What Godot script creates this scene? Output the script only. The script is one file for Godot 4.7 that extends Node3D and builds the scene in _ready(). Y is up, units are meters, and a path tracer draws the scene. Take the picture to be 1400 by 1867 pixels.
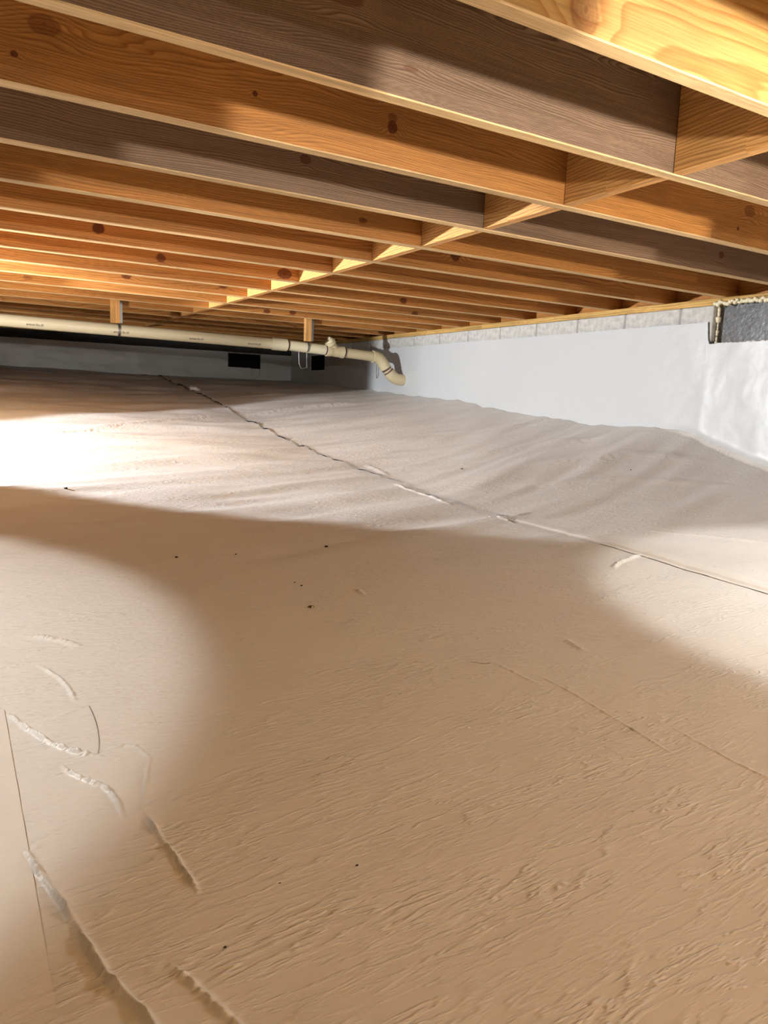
extends Node3D
# A low crawl space under a timber floor: joists overhead, white liner on the ground and the block walls.
# Coordinates are metres with the eye of the camera at the origin; the joist undersides are 0.62 m above it.

const GAP := 0.4064          # joist and block spacing
const H0 := 0.6209           # underside of the joists
const HT := 0.8559           # top of the joists
const Z0 := -1.0408          # far edge of the first joist in view
const WX := 3.65             # right wall
const WZ := -8.53            # far wall
const BRX := 1.683           # camera-side face of the bridging row

var used := {}
var M := {}
var rng := RandomNumberGenerator.new()
var low := FastNoiseLite.new()
var mid := FastNoiseLite.new()

# ------------------------------------------------------------------ mesh building
class MB:
	var v := PackedVector3Array()
	var n := PackedVector3Array()
	var t := PackedVector2Array()
	var i := PackedInt32Array()
	func tri(a: Vector3, b: Vector3, c: Vector3, nn: Vector3, ta := Vector2.ZERO, tb := Vector2.ZERO, tc := Vector2.ZERO) -> void:
		var k := v.size()
		var flip := (b - a).cross(c - a).dot(nn) > 0.0
		v.append_array([a, c, b] if flip else [a, b, c])
		t.append_array([ta, tc, tb] if flip else [ta, tb, tc])
		n.append_array([nn, nn, nn])
		i.append_array([k, k + 1, k + 2])
	func quad(a: Vector3, b: Vector3, c: Vector3, d: Vector3, nn: Vector3, tt: Array = []) -> void:
		var k := v.size()
		var q := [Vector2.ZERO, Vector2.ZERO, Vector2.ZERO, Vector2.ZERO] if tt.is_empty() else tt
		v.append_array([a, b, c, d]); n.append_array([nn, nn, nn, nn]); t.append_array(q)
		if (b - a).cross(c - a).dot(nn) > 0.0:
			i.append_array([k, k + 2, k + 1, k, k + 3, k + 2])
		else:
			i.append_array([k, k + 1, k + 2, k, k + 2, k + 3])
	func mesh(mat: Material) -> ArrayMesh:
		return add_to(ArrayMesh.new(), mat)
	func add_to(m: ArrayMesh, mat: Material) -> ArrayMesh:
		var a := []
		a.resize(Mesh.ARRAY_MAX)
		a[Mesh.ARRAY_VERTEX] = v; a[Mesh.ARRAY_NORMAL] = n; a[Mesh.ARRAY_TEX_UV] = t; a[Mesh.ARRAY_INDEX] = i
		m.add_surface_from_arrays(Mesh.PRIMITIVE_TRIANGLES, a)
		m.surface_set_material(m.get_surface_count() - 1, mat)
		return m

# chamfered box; wood UVs: the grain runs along "grain" (0 = x, 1 = y, 2 = z), su = 1 / texture length, sv = 1 / texture height
func cbox(mb: MB, lo: Vector3, hi: Vector3, ch: float, grain := 0, su := 1.0, sv := 1.0, off := Vector2.ZERO) -> void:
	var c := (lo + hi) * 0.5
	var h := (hi - lo) * 0.5
	ch = minf(ch, minf(h.x, minf(h.y, h.z)) * 0.45)
	var uvf := func(p: Vector3, axis: int) -> Vector2:
		var others := [0, 1, 2]
		others.erase(axis)
		var ua: int = grain if axis != grain else others[0]
		others.erase(ua)
		var va: int = others[0]
		return Vector2(p[ua] * su + off.x, -(p[va] - H0 if va == 1 else p[va] - c[va]) * sv + off.y)
	for ax in 3:
		var a1 := (ax + 1) % 3
		var a2 := (ax + 2) % 3
		for s in [-1.0, 1.0]:
			var nn := Vector3.ZERO
			nn[ax] = s
			var q: Array = []
			for w in [[-1, -1], [1, -1], [1, 1], [-1, 1]]:
				var p := c
				p[ax] += s * h[ax]
				p[a1] += w[0] * (h[a1] - ch)
				p[a2] += w[1] * (h[a2] - ch)
				q.append(p)
			mb.quad(q[0], q[1], q[2], q[3], nn, q.map(func(p): return uvf.call(p, ax)))
		if ch <= 0.0:
			continue
		for s1 in [-1.0, 1.0]:
			for s2 in [-1.0, 1.0]:
				var e: Array = []
				for w in [-1.0, 1.0]:
					var pa := c
					pa[ax] += w * (h[ax] - ch)
					pa[a1] += s1 * h[a1]; pa[a2] += s2 * (h[a2] - ch)
					var pb := c
					pb[ax] = pa[ax]
					pb[a1] += s1 * (h[a1] - ch); pb[a2] += s2 * h[a2]
					e.append([pa, pb])
				var nn2 := Vector3.ZERO
				nn2[a1] = s1; nn2[a2] = s2
				var qq := [e[0][0], e[1][0], e[1][1], e[0][1]]
				mb.quad(qq[0], qq[1], qq[2], qq[3], nn2.normalized(), qq.map(func(p): return uvf.call(p, a1)))
	if ch > 0.0:
		for sx in [-1.0, 1.0]:
			for sy in [-1.0, 1.0]:
				for sz in [-1.0, 1.0]:
					var g := Vector3(sx, sy, sz)
					mb.tri(c + g * Vector3(h.x, h.y - ch, h.z - ch), c + g * Vector3(h.x - ch, h.y, h.z - ch), c + g * Vector3(h.x - ch, h.y - ch, h.z), g.normalized())

# tube along a path with a radius at each point
func tube(mb: MB, path: Array, rad: Array, seg := 20, caps := true, smooth := false) -> void:
	var rings: Array = []
	var ref := Vector3(0.123, 0.9, 0.31).normalized()
	var tans: Array = []
	for k in path.size():
		var d: Vector3 = path[mini(k + 1, path.size() - 1)] - path[maxi(k - 1, 0)]
		if d.length() < 1e-7:
			d = path[path.size() - 1] - path[0]
		d = d.normalized()
		tans.append(d)
		var u := (ref - d * ref.dot(d)).normalized()
		var w := d.cross(u)
		var ring: Array = []
		for j in seg + 1:
			var a := TAU * j / seg
			ring.append(u * cos(a) + w * sin(a))
		rings.append(ring)
	for k in path.size() - 1:
		var ds: float = (path[k + 1] - path[k]).length()
		var dr: float = rad[k + 1] - rad[k]
		var base := mb.v.size()
		for j in seg + 1:
			for e in 2:
				var r: Vector3 = rings[k + e][j]
				mb.v.append(path[k + e] + r * rad[k + e])
				var nn: Vector3 = (r * ds - tans[k + e] * dr).normalized() if ds + absf(dr) > 1e-7 else r
				if smooth:
					nn = r
				mb.n.append(nn)
				mb.t.append(Vector2(float(j) / seg, float(k + e) / path.size()))
		for j in seg:
			var a := base + j * 2
			mb.i.append_array([a, a + 1, a + 2, a + 1, a + 3, a + 2])
	if caps:
		for e in [0, path.size() - 1]:
			if rad[e] > 1e-4:
				var nn: Vector3 = tans[e] * (-1.0 if e == 0 else 1.0)
				for j in seg:
					mb.tri(path[e], path[e] + rings[e][j] * rad[e], path[e] + rings[e][j + 1] * rad[e], nn)

func lump(mb: MB, at: Vector3, r: Vector3, seed_: int, rough := 0.25) -> void:
	var f := FastNoiseLite.new()
	f.seed = seed_; f.frequency = 1.3
	var cols := 10
	var rows := 7
	var pts: Array = []
	for a in rows + 1:
		for b in cols + 1:
			var th := PI * a / rows
			var ph := TAU * (b % cols) / cols
			var d := Vector3(sin(th) * cos(ph), cos(th), sin(th) * sin(ph))
			pts.append(at + d * r * (1.0 + rough * f.get_noise_3dv(d)))
	var base := mb.v.size()
	for k in pts.size():
		mb.v.append(pts[k]); mb.n.append(((pts[k] - at) / r).normalized()); mb.t.append(Vector2.ZERO)
	for a in rows:
		for b in cols:
			var k := base + a * (cols + 1) + b
			mb.i.append_array([k, k + cols + 1, k + 1, k + 1, k + cols + 1, k + cols + 2])

# a grid of points with smooth normals: pts is a row-major array, rows along the second direction; skip(c, r) leaves a cell out
func grid(cols: int, rows: int, pts: PackedVector3Array, uvs: PackedVector2Array, up: Vector3, mat: Material, skip = null) -> ArrayMesh:
	var nr := PackedVector3Array()
	nr.resize(pts.size())
	for r in rows:
		for c in cols:
			var k := r * cols + c
			var a := pts[k + (1 if c < cols - 1 else 0)] - pts[k - (1 if c > 0 else 0)]
			var b := pts[k + (cols if r < rows - 1 else 0)] - pts[k - (cols if r > 0 else 0)]
			var g := a.cross(b).normalized()
			nr[k] = g if g.dot(up) > 0.0 else -g
	var idx := PackedInt32Array()
	var flip := (pts[1] - pts[0]).cross(pts[cols] - pts[0]).dot(up) > 0.0
	for r in rows - 1:
		for c in cols - 1:
			if skip != null and skip.call(c, r):
				continue
			var k := r * cols + c
			if flip:
				idx.append_array([k, k + cols, k + 1, k + 1, k + cols, k + cols + 1])
			else:
				idx.append_array([k, k + 1, k + cols, k + 1, k + cols + 1, k + cols])
	var arr := []
	arr.resize(Mesh.ARRAY_MAX)
	arr[Mesh.ARRAY_VERTEX] = pts; arr[Mesh.ARRAY_NORMAL] = nr; arr[Mesh.ARRAY_TEX_UV] = uvs; arr[Mesh.ARRAY_INDEX] = idx
	var m := ArrayMesh.new()
	m.add_surface_from_arrays(Mesh.PRIMITIVE_TRIANGLES, arr)
	m.surface_set_material(0, mat)
	return m

# ------------------------------------------------------------------ naming
func numbered(called: String) -> String:
	var k: int = used.get(called, 0)
	used[called] = k + 1
	return called if k == 0 else "%s_%03d" % [called, k]

func tag(o: Node, label := "", category := "", group := "", kind := "") -> Node:
	if label: o.set_meta("label", label)
	if category: o.set_meta("category", category)
	if group: o.set_meta("group", group)
	if kind: o.set_meta("kind", kind)
	return o

func thing(called: String, at := Vector3.ZERO) -> Node3D:
	var o := Node3D.new()
	o.name = numbered(called)
	add_child(o, true)
	o.position = at
	return o

func put(called: String, m: Mesh, parent: Node = null) -> MeshInstance3D:
	var o := MeshInstance3D.new()
	o.mesh = m
	o.name = called if parent else numbered(called)
	(parent if parent else self).add_child(o, true)
	return o

# ------------------------------------------------------------------ materials
func plain(c: Color, rough := 0.7, spec := 0.5) -> StandardMaterial3D:
	var m := StandardMaterial3D.new()
	m.albedo_color = c; m.roughness = rough; m.metallic_specular = spec
	return m

func noise(seed_: int, freq: float, type := FastNoiseLite.TYPE_SIMPLEX_SMOOTH, oct := 3) -> FastNoiseLite:
	var f := FastNoiseLite.new()
	f.seed = seed_; f.frequency = freq; f.noise_type = type
	f.fractal_type = FastNoiseLite.FRACTAL_FBM if oct > 1 else FastNoiseLite.FRACTAL_NONE
	f.fractal_octaves = oct
	return f

# Flat-sawn board: growth rings cut by the face, bent round the knots.
# w, h pixels; length in metres; knots: [x, y above the underside, half length, half height, darkness]
func board_tex(w: int, h: int, length: float, seed_: int, early: Color, late: Color, pitch: float, centre: float, depth: float, knots: Array, dirt := 0.0) -> ImageTexture:
	var f1 := noise(seed_, 0.55, FastNoiseLite.TYPE_SIMPLEX_SMOOTH, 2)
	var f2 := noise(seed_ + 7, 0.02, FastNoiseLite.TYPE_SIMPLEX_SMOOTH, 3)
	f2.seed = seed_ + 9
	var warp := f2.get_image(128, 128)
	warp.resize(w, h, Image.INTERPOLATE_CUBIC)
	var wd := warp.get_data()
	var fib := noise(seed_ + 3, 0.35, FastNoiseLite.TYPE_VALUE, 2).get_image(maxi(w / 24, 16), h)
	fib.resize(w, h, Image.INTERPOLATE_BILINEAR)
	var fd := fib.get_data()
	var blot := noise(seed_ + 5, 0.03, FastNoiseLite.TYPE_SIMPLEX_SMOOTH, 3).get_image(64, 32)
	blot.resize(w, h, Image.INTERPOLATE_CUBIC)
	var bd := blot.get_data()
	var lut := PackedFloat32Array()
	lut.resize(256)
	for k in 256:
		var t := k / 256.0
		lut[k] = pow(t, 2.4) * (1.0 if t < 0.9 else (1.0 - t) * 10.0)
	var er := early.r * 255.0
	var eg := early.g * 255.0
	var eb := early.b * 255.0
	var dr := late.r * 255.0 - er
	var dg := late.g * 255.0 - eg
	var db := late.b * 255.0 - eb
	var yc := PackedFloat32Array()
	var d2 := PackedFloat32Array()
	yc.resize(w); d2.resize(w)
	for x in w:
		var xm := length * x / w
		yc[x] = centre + 0.035 * f1.get_noise_1d(xm * 1.3)
		var dd := depth + 0.05 * f1.get_noise_1d(xm * 0.9 + 40.0) + 0.010 * f1.get_noise_1d(xm * 5.0 + 90.0)
		d2[x] = dd * dd
	var out := PackedByteArray()
	out.resize(w * h * 3)
	var o := 0
	var inv := 256.0 / pitch
	var full := HT - H0
	for y in h:
		var ym := full * (1.0 - float(y) / h)
		for x in w:
			var k := y * w + x
			var e := ym - yc[x]
			var r := sqrt(e * e + d2[x]) + (wd[k] - 128) * 0.00006
			for q in knots:
				var qx: float = (length * x / w - q[0]) / (q[2] * 3.2)
				if qx < 1.0 and qx > -1.0:
					var qy: float = (ym - q[1]) / (q[3] * 2.4)
					if qy < 1.0 and qy > -1.0:
						var s := maxf(0.0, 1.0 - qx * qx - qy * qy)
						r += s * s * q[3] * 0.75
			var a: float = lut[int(r * inv) & 255]
			var br := 0.80 + fd[k] * 0.0009 + bd[k] * 0.0007
			out[o] = clampi(int((er + dr * a) * br), 0, 255)
			out[o + 1] = clampi(int((eg + dg * a) * br), 0, 255)
			out[o + 2] = clampi(int((eb + db * a) * br), 0, 255)
			o += 3
	var kn := noise(seed_ + 11, 0.9, FastNoiseLite.TYPE_SIMPLEX_SMOOTH, 2)
	for q in knots:
		var hx := int(q[2] * 1.25 / length * w)
		var hy := int(q[3] * 1.25 / full * h)
		var cx := int(q[0] / length * w)
		var cy := int((1.0 - q[1] / full) * h)
		for y in range(maxi(0, cy - hy), mini(h, cy + hy + 1)):
			for x in range(maxi(0, cx - hx), mini(w, cx + hx + 1)):
				var px: float = float(x - cx) / w * length / q[2]
				var py: float = -float(y - cy) / h * full / q[3]
				var rr := sqrt(px * px + py * py) + 0.12 * kn.get_noise_2d(px * 1.5, py * 1.5)
				if rr > 1.0:
					continue
				var edge := clampf((1.0 - rr) * 6.0, 0.0, 1.0)
				var ring := 0.75 + 0.25 * sin(rr * 26.0)
				var dk: float = q[4] * edge * (0.55 + 0.45 * ring)
				if rr < 0.12: dk = minf(1.0, dk * 1.4)
				var p := (y * w + x) * 3
				out[p] = int(lerpf(out[p], 74.0, dk * 0.85))
				out[p + 1] = int(lerpf(out[p + 1], 36.0, dk * 0.92))
				out[p + 2] = int(lerpf(out[p + 2], 17.0, dk * 0.95))
	var im := Image.create_from_data(w, h, false, Image.FORMAT_RGB8, out)
	im.generate_mipmaps()
	return ImageTexture.create_from_image(im)

func wood(tex: Texture2D, rough := 0.62) -> StandardMaterial3D:
	var m := plain(Color.WHITE, rough, 0.35)
	m.albedo_texture = tex
	return m

# fine wrinkles of the ground liner: short wavy ridges across the roll, as a tiling normal map over 2 m x 2 m
func wrinkle_normal(seed_: int, strength: float, along: int, thin: int) -> ImageTexture:
	var f := noise(seed_, 1.0 / thin, FastNoiseLite.TYPE_SIMPLEX_SMOOTH, 2)
	f.fractal_type = FastNoiseLite.FRACTAL_RIDGED
	f.fractal_octaves = 2
	f.fractal_gain = 0.35
	f.domain_warp_enabled = true
	f.domain_warp_amplitude = thin * 1.3
	f.domain_warp_frequency = 0.6 / thin
	var w := 2048 / along
	var im := f.get_seamless_image(w, 2048)
	var b := im.get_data()
	var area := noise(seed_ + 1, 0.012, FastNoiseLite.TYPE_SIMPLEX_SMOOTH, 2).get_seamless_image(w, 2048).get_data()
	var fine := noise(seed_ + 2, 0.09, FastNoiseLite.TYPE_SIMPLEX_SMOOTH, 2).get_seamless_image(w, 2048).get_data()
	var lut := PackedFloat32Array()
	lut.resize(256)
	for k in 256:
		lut[k] = pow(clampf((k - 118) / 137.0, 0.0, 1.0), 1.8)
	for k in b.size():
		b[k] = clampi(int(20.0 + 175.0 * lut[b[k]] * (0.25 + area[k] / 170.0) + fine[k] * 0.06), 0, 255)
	im = Image.create_from_data(w, 2048, false, Image.FORMAT_L8, b)
	im.convert(Image.FORMAT_RF)
	im.resize(1024, 2048, Image.INTERPOLATE_CUBIC)
	im.bump_map_to_normal_map(strength)
	im.generate_mipmaps()
	return ImageTexture.create_from_image(im)

func noise_tex(seed_: int, freq: float, size: int, c0: Color, c1: Color, oct := 4) -> ImageTexture:
	var im := noise(seed_, freq, FastNoiseLite.TYPE_SIMPLEX_SMOOTH, oct).get_seamless_image(size, size)
	var b := im.get_data()
	var out := PackedByteArray()
	out.resize(size * size * 3)
	for k in b.size():
		var c := c0.lerp(c1, b[k] / 255.0)
		out[k * 3] = int(c.r * 255.0); out[k * 3 + 1] = int(c.g * 255.0); out[k * 3 + 2] = int(c.b * 255.0)
	im = Image.create_from_data(size, size, false, Image.FORMAT_RGB8, out)
	im.generate_mipmaps()
	return ImageTexture.create_from_image(im)

func bump_tex(seed_: int, freq: float, size: int, strength: float, oct := 4) -> ImageTexture:
	var im := noise(seed_, freq, FastNoiseLite.TYPE_SIMPLEX_SMOOTH, oct).get_seamless_image(size, size)
	im.bump_map_to_normal_map(strength)
	im.generate_mipmaps()
	return ImageTexture.create_from_image(im)

func triplanar(m: StandardMaterial3D, scale_: float) -> StandardMaterial3D:
	m.uv1_triplanar = true
	m.uv1_world_triplanar = true
	m.uv1_scale = Vector3.ONE * scale_
	return m

# ------------------------------------------------------------------ the ground
var prof_left := PackedFloat32Array()
var prof_seam := PackedFloat32Array()
var prof_wall := PackedFloat32Array()
const PZ0 := -8.6
const PSTEP := 0.02
const PN := 620

func profile(zs: Array, ys: Array, soft: int) -> PackedFloat32Array:
	var a := PackedFloat32Array()
	a.resize(PN)
	for k in PN:
		var z := PZ0 + PSTEP * k
		var s := 0
		while s < zs.size() - 2 and z > zs[s + 1]:
			s += 1
		var t := clampf((z - zs[s]) / (zs[s + 1] - zs[s]), 0.0, 1.0)
		a[k] = lerpf(ys[s], ys[s + 1], t)
	for pass_ in 2:
		var b := a.duplicate()
		for k in PN:
			var sum := 0.0
			for e in range(-soft, soft + 1):
				sum += b[clampi(k + e, 0, PN - 1)]
			a[k] = sum / (2 * soft + 1)
	return a

func at_profile(a: PackedFloat32Array, z: float) -> float:
	var f := clampf((z - PZ0) / PSTEP, 0.0, PN - 1.001)
	var k := int(f)
	return lerpf(a[k], a[k + 1], f - k)

func ground(x: float, z: float) -> float:
	var b := at_profile(prof_seam, z)
	if x < 1.88:
		return lerpf(at_profile(prof_left, z), b, clampf((x - 0.05) / 1.83, -1.0, 1.0))
	return lerpf(b, at_profile(prof_wall, z), pow(clampf((x - 1.88) / 1.77, 0.0, 1.0), 1.3))

func liner_y(x: float, z: float) -> float:
	var far := clampf((-z - 1.2) / 2.5, 0.0, 1.0)
	return ground(x, z) + far * (0.016 * low.get_noise_2d(x * 0.55, z * 1.5) + 0.007 * mid.get_noise_2d(x * 0.35 + z * 0.25, z * 1.6)) + 0.0022 * mid.get_noise_2d(x * 0.8, z * 2.0) + 0.013 * clampf((-z - 1.3) / 1.2, 0.0, 1.0) * mid.get_noise_2d(x * 0.28 + z * 0.3 + 7.0, z * 1.25 + x * 0.4)

func span(out: PackedFloat32Array, a: float, b: float, step: float) -> void:
	var k := maxi(1, int(round(absf(b - a) / step)))
	for j in k:
		out.append(lerpf(a, b, float(j) / k))

# folds: [half width, height, x, z, x, z ...]
func sheet(xs: PackedFloat32Array, zs: PackedFloat32Array, folds: Array, mat: Material, edge: Callable) -> ArrayMesh:
	var cols := xs.size()
	var rows := zs.size()
	var pts := PackedVector3Array()
	var uvs := PackedVector2Array()
	pts.resize(cols * rows); uvs.resize(cols * rows)
	for r in rows:
		for c in cols:
			var x := xs[c]
			var z := zs[r]
			pts[r * cols + c] = Vector3(x, liner_y(x, z) + edge.call(x, z), z)
			uvs[r * cols + c] = Vector2(x * 0.5, z * 0.5)
	for f in folds:
		var wd: float = f[0]
		var ht: float = f[1]
		var n: int = (f.size() - 2) / 2
		var x0 := INF
		var x1 := -INF
		var z0 := INF
		var z1 := -INF
		for k in n:
			x0 = minf(x0, f[2 + k * 2]); x1 = maxf(x1, f[2 + k * 2])
			z0 = minf(z0, f[3 + k * 2]); z1 = maxf(z1, f[3 + k * 2])
		var c0 := xs.bsearch(x0 - wd * 3.0)
		var c1 := mini(xs.bsearch(x1 + wd * 3.0), cols - 1)
		for r in rows:
			if zs[r] < z0 - wd * 3.0 or zs[r] > z1 + wd * 3.0:
				continue
			for c in range(c0, c1 + 1):
				var p := Vector2(xs[c], zs[r])
				p += Vector2(mid.get_noise_2d(p.x * 9.0, p.y * 9.0), mid.get_noise_2d(p.x * 9.0 + 50.0, p.y * 9.0)) * wd * 0.35
				var best := INF
				var along := 0.0
				for k in n - 1:
					var a := Vector2(f[2 + k * 2], f[3 + k * 2])
					var b := Vector2(f[4 + k * 2], f[5 + k * 2])
					var t := clampf((p - a).dot(b - a) / maxf((b - a).length_squared(), 1e-9), 0.0, 1.0)
					var d := p.distance_to(a.lerp(b, t))
					if d < best:
						best = d
						along = (k + t) / (n - 1)
				if best < wd * 3.0:
					var s := best / wd
					pts[r * cols + c].y += ht * exp(-s * s) * (0.25 + 0.75 * minf(1.0, 6.0 * minf(along, 1.0 - along))) * (0.85 + (0.7 if wd < 0.02 else 0.1) * mid.get_noise_2d(along * 4.0 + x0 * 50.0, z0 * 40.0))
	return grid(cols, rows, pts, uvs, Vector3.UP, mat)

# ------------------------------------------------------------------ lamps
# Work light: a spun reflector on a hook under a joist, a bulb inside, and the beam that leaves its mouth.
func work_light(at: Vector3, aim: Vector3, half: float, energy: float, blend: float, tint: Color, label: String) -> void:
	var t := thing("work_light", at)
	tag(t, label, "lamp", "")
	var d := (aim - at).normalized()
	var shell := MB.new()
	tube(shell, [d * -0.10, d * -0.085, d * -0.03, d * 0.0], [0.02, 0.045, 0.085, 0.10], 24, false)
	tube(shell, [d * -0.1, d * -0.101], [0.02, 0.0], 24, false)
	put("reflector", shell.mesh(M.tin), t)
	var bulb := MB.new()
	lump(bulb, d * -0.03, Vector3.ONE * 0.03, 5, 0.0)
	put("bulb", bulb.mesh(M.glow), t)
	var hook := MB.new()
	tube(hook, [d * -0.095, Vector3(0, maxf(0.05, H0 - at.y) * 0.5, 0) + d * -0.1, Vector3(0, H0 - at.y + 0.002, 0) + d * -0.1], [0.004, 0.004, 0.004], 8)
	put("hook", hook.mesh(M.steel), t)
	var l := SpotLight3D.new()
	l.name = "beam"
	t.add_child(l, true)
	l.look_at_from_position(at + d * 0.012, at + d, Vector3.UP if absf(d.y) < 0.98 else Vector3.RIGHT)
	l.spot_angle = half
	l.spot_angle_attenuation = blend
	l.spot_range = 14.0
	l.spot_attenuation = 2.0
	l.light_energy = energy
	l.light_color = tint
	l.light_size = 0.03
	l.shadow_enabled = true

func fill_bulb(at: Vector3, energy: float, tint: Color, label: String) -> void:
	var t := thing("added_fill_bulb", at)
	tag(t, label, "lamp", "")
	var b := MB.new()
	lump(b, Vector3.ZERO, Vector3(0.03, 0.036, 0.03), 5, 0.0)
	put("bulb", b.mesh(M.glow), t)
	var s := MB.new()
	tube(s, [Vector3(0, 0.033, 0), Vector3(0, 0.075, 0)], [0.017, 0.02], 16)
	put("socket", s.mesh(M.dark), t)
	var c := MB.new()
	tube(c, [Vector3(0, 0.07, 0), Vector3(0.004, 0.15, 0), Vector3(0, H0 - at.y + 0.002, 0)], [0.004, 0.004, 0.004], 8)
	put("cord", c.mesh(M.dark), t)
	var l := OmniLight3D.new()
	l.name = "shine"
	t.add_child(l, true)
	l.light_energy = energy
	l.light_color = tint
	l.light_size = 0.03
	l.omni_range = 14.0
	l.omni_attenuation = 2.0
	l.shadow_enabled = true

# ------------------------------------------------------------------ scene
func _ready() -> void:
	rng.seed = 41
	low.seed = 5; low.frequency = 1.0; low.fractal_octaves = 2
	mid.seed = 12; mid.frequency = 2.6; mid.fractal_octaves = 2

	# camera, surroundings, exposure
	var cam := Camera3D.new()
	cam.name = "camera"
	cam.rotation = Vector3(-0.149755, -0.534596, 0.037546)
	cam.fov = 69.52
	cam.near = 0.02
	cam.current = true
	add_child(cam)
	var we := WorldEnvironment.new()
	we.name = "surroundings"
	var env := Environment.new()
	env.background_mode = Environment.BG_COLOR
	env.background_color = Color(0, 0, 0)
	env.tonemap_mode = Environment.TONE_MAPPER_LINEAR
	env.tonemap_exposure = 1.1
	env.sdfgi_enabled = true
	env.ssao_enabled = true
	env.ssil_enabled = true
	we.environment = env
	add_child(we)

	M.tin = plain(Color(0.75, 0.75, 0.74), 0.35); M.tin.metallic = 0.8
	M.steel = plain(Color(0.55, 0.55, 0.55), 0.4); M.steel.metallic = 0.8
	M.dark = plain(Color(0.05, 0.05, 0.05), 0.6)
	M.glow = plain(Color(1, 0.95, 0.85)); M.glow.emission_enabled = true; M.glow.emission = Color(1, 0.93, 0.8); M.glow.emission_energy_multiplier = 2.0

	# lamps strung under the joists, outside the frame; the last two are added fill
	var lamp := Color(1.0, 0.985, 0.955)
	work_light(Vector3(1.4, 0.35, 0.1), Vector3(1.56, 0.86, -3.6), 25.5, 3.9, 0.12, lamp, "clamp work light hung behind the camera, aimed down the crawl space")
	work_light(Vector3(-1.4, 0.36, -4.17), Vector3(3.65, 0.05, -3.6), 32.5, 23.0, 0.15, Color(0.97, 0.985, 1.0), "clamp work light hung at the left, aimed across at the right wall")
	work_light(Vector3(-0.98, 0.1, -4.35), Vector3(0.02, 1.5, -5.35), 43.0, 4.5, 0.2, lamp, "clamp work light hung at the left, tilted up at the far joists and pipe")
	work_light(Vector3(2.2, 0.5, -0.6), Vector3(2.25, -0.4, -0.65), 50.0, 1.3, 0.15, Color(1.0, 1.0, 0.98), "clamp work light hung near the right wall, aimed down at the liner")
	work_light(Vector3(-0.89, 0.6, -1.57), Vector3(-0.89, -0.5, -1.58), 52.4, 2.0, 0.1, Color(1.0, 1.0, 0.98), "clamp work light hung at the near left, aimed down at the liner")
	fill_bulb(Vector3(2.3, 0.45, 0.4), 1.15, lamp, "added fill bulb hung on a cord at the right behind the camera")  # added only as neutral fill on the near liner
	work_light(Vector3(0.9, 0.0, 1.9), Vector3(0.9, 0.85, 1.6), 62.0, 10.0, 0.3, lamp, "added unseen work light on the ground behind the camera, aimed up at the joists")  # added to brighten the foreground by bounce off the unseen joists

	materials()
	shell()
	framing()
	ground_liner()
	wall_liners()
	vents()
	plumbing()
	small_things()

func materials() -> void:
	M.concrete = triplanar(plain(Color.WHITE, 0.92, 0.3), 2.5)
	M.concrete.albedo_texture = noise_tex(3, 0.03, 256, Color(0.66, 0.655, 0.64), Color(0.80, 0.79, 0.77), 5)
	M.concrete.normal_enabled = true
	M.concrete.normal_texture = bump_tex(4, 0.06, 256, 1.5)
	M.mortar = plain(Color(0.60, 0.59, 0.57), 0.95, 0.2)
	M.soil = plain(Color(0.34, 0.26, 0.18), 0.95, 0.1)
	M.liner = plain(Color(0.86, 0.845, 0.83), 0.42, 0.5)
	M.liner.normal_enabled = true
	M.liner.normal_scale = 0.75
	M.liner.normal_texture = wrinkle_normal(21, 1.9, 5, 18)
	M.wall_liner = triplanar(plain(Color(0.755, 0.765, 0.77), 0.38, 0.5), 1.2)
	M.wall_liner.normal_enabled = true
	M.wall_liner.normal_texture = bump_tex(8, 0.012, 512, 5.0, 3)
	M.wall_liner.normal_scale = 0.2
	M.tape = plain(Color(0.87, 0.85, 0.83), 0.36, 0.5)
	M.tape.normal_enabled = true
	M.tape.normal_texture = M.liner.normal_texture
	M.tape.normal_scale = 0.35
	M.foam = triplanar(plain(Color(0.86, 0.82, 0.70), 0.6), 8.0)
	M.board = triplanar(plain(Color(0.39, 0.39, 0.39), 0.35, 0.5), 3.0)
	M.board.albedo_texture = noise_tex(31, 0.02, 256, Color(0.7, 0.7, 0.7), Color(1, 1, 1), 4)
	M.board.normal_enabled = true
	M.board.normal_texture = bump_tex(33, 0.04, 256, 0.7)
	M.black_board = plain(Color(0.03, 0.03, 0.03), 0.7, 0.3)
	M.pvc = plain(Color(0.86, 0.82, 0.70), 0.35, 0.5)
	M.pvc_old = plain(Color(0.78, 0.72, 0.58), 0.4, 0.5)
	M.primer = plain(Color(0.30, 0.18, 0.22), 0.5)
	M.ink = plain(Color(0.07, 0.07, 0.07), 0.6)
	M.ply = wood(board_tex(512, 128, 2.4, 77, Color(0.88, 0.79, 0.64), Color(0.78, 0.64, 0.46), 0.02, 0.1, 0.05, []))

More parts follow.
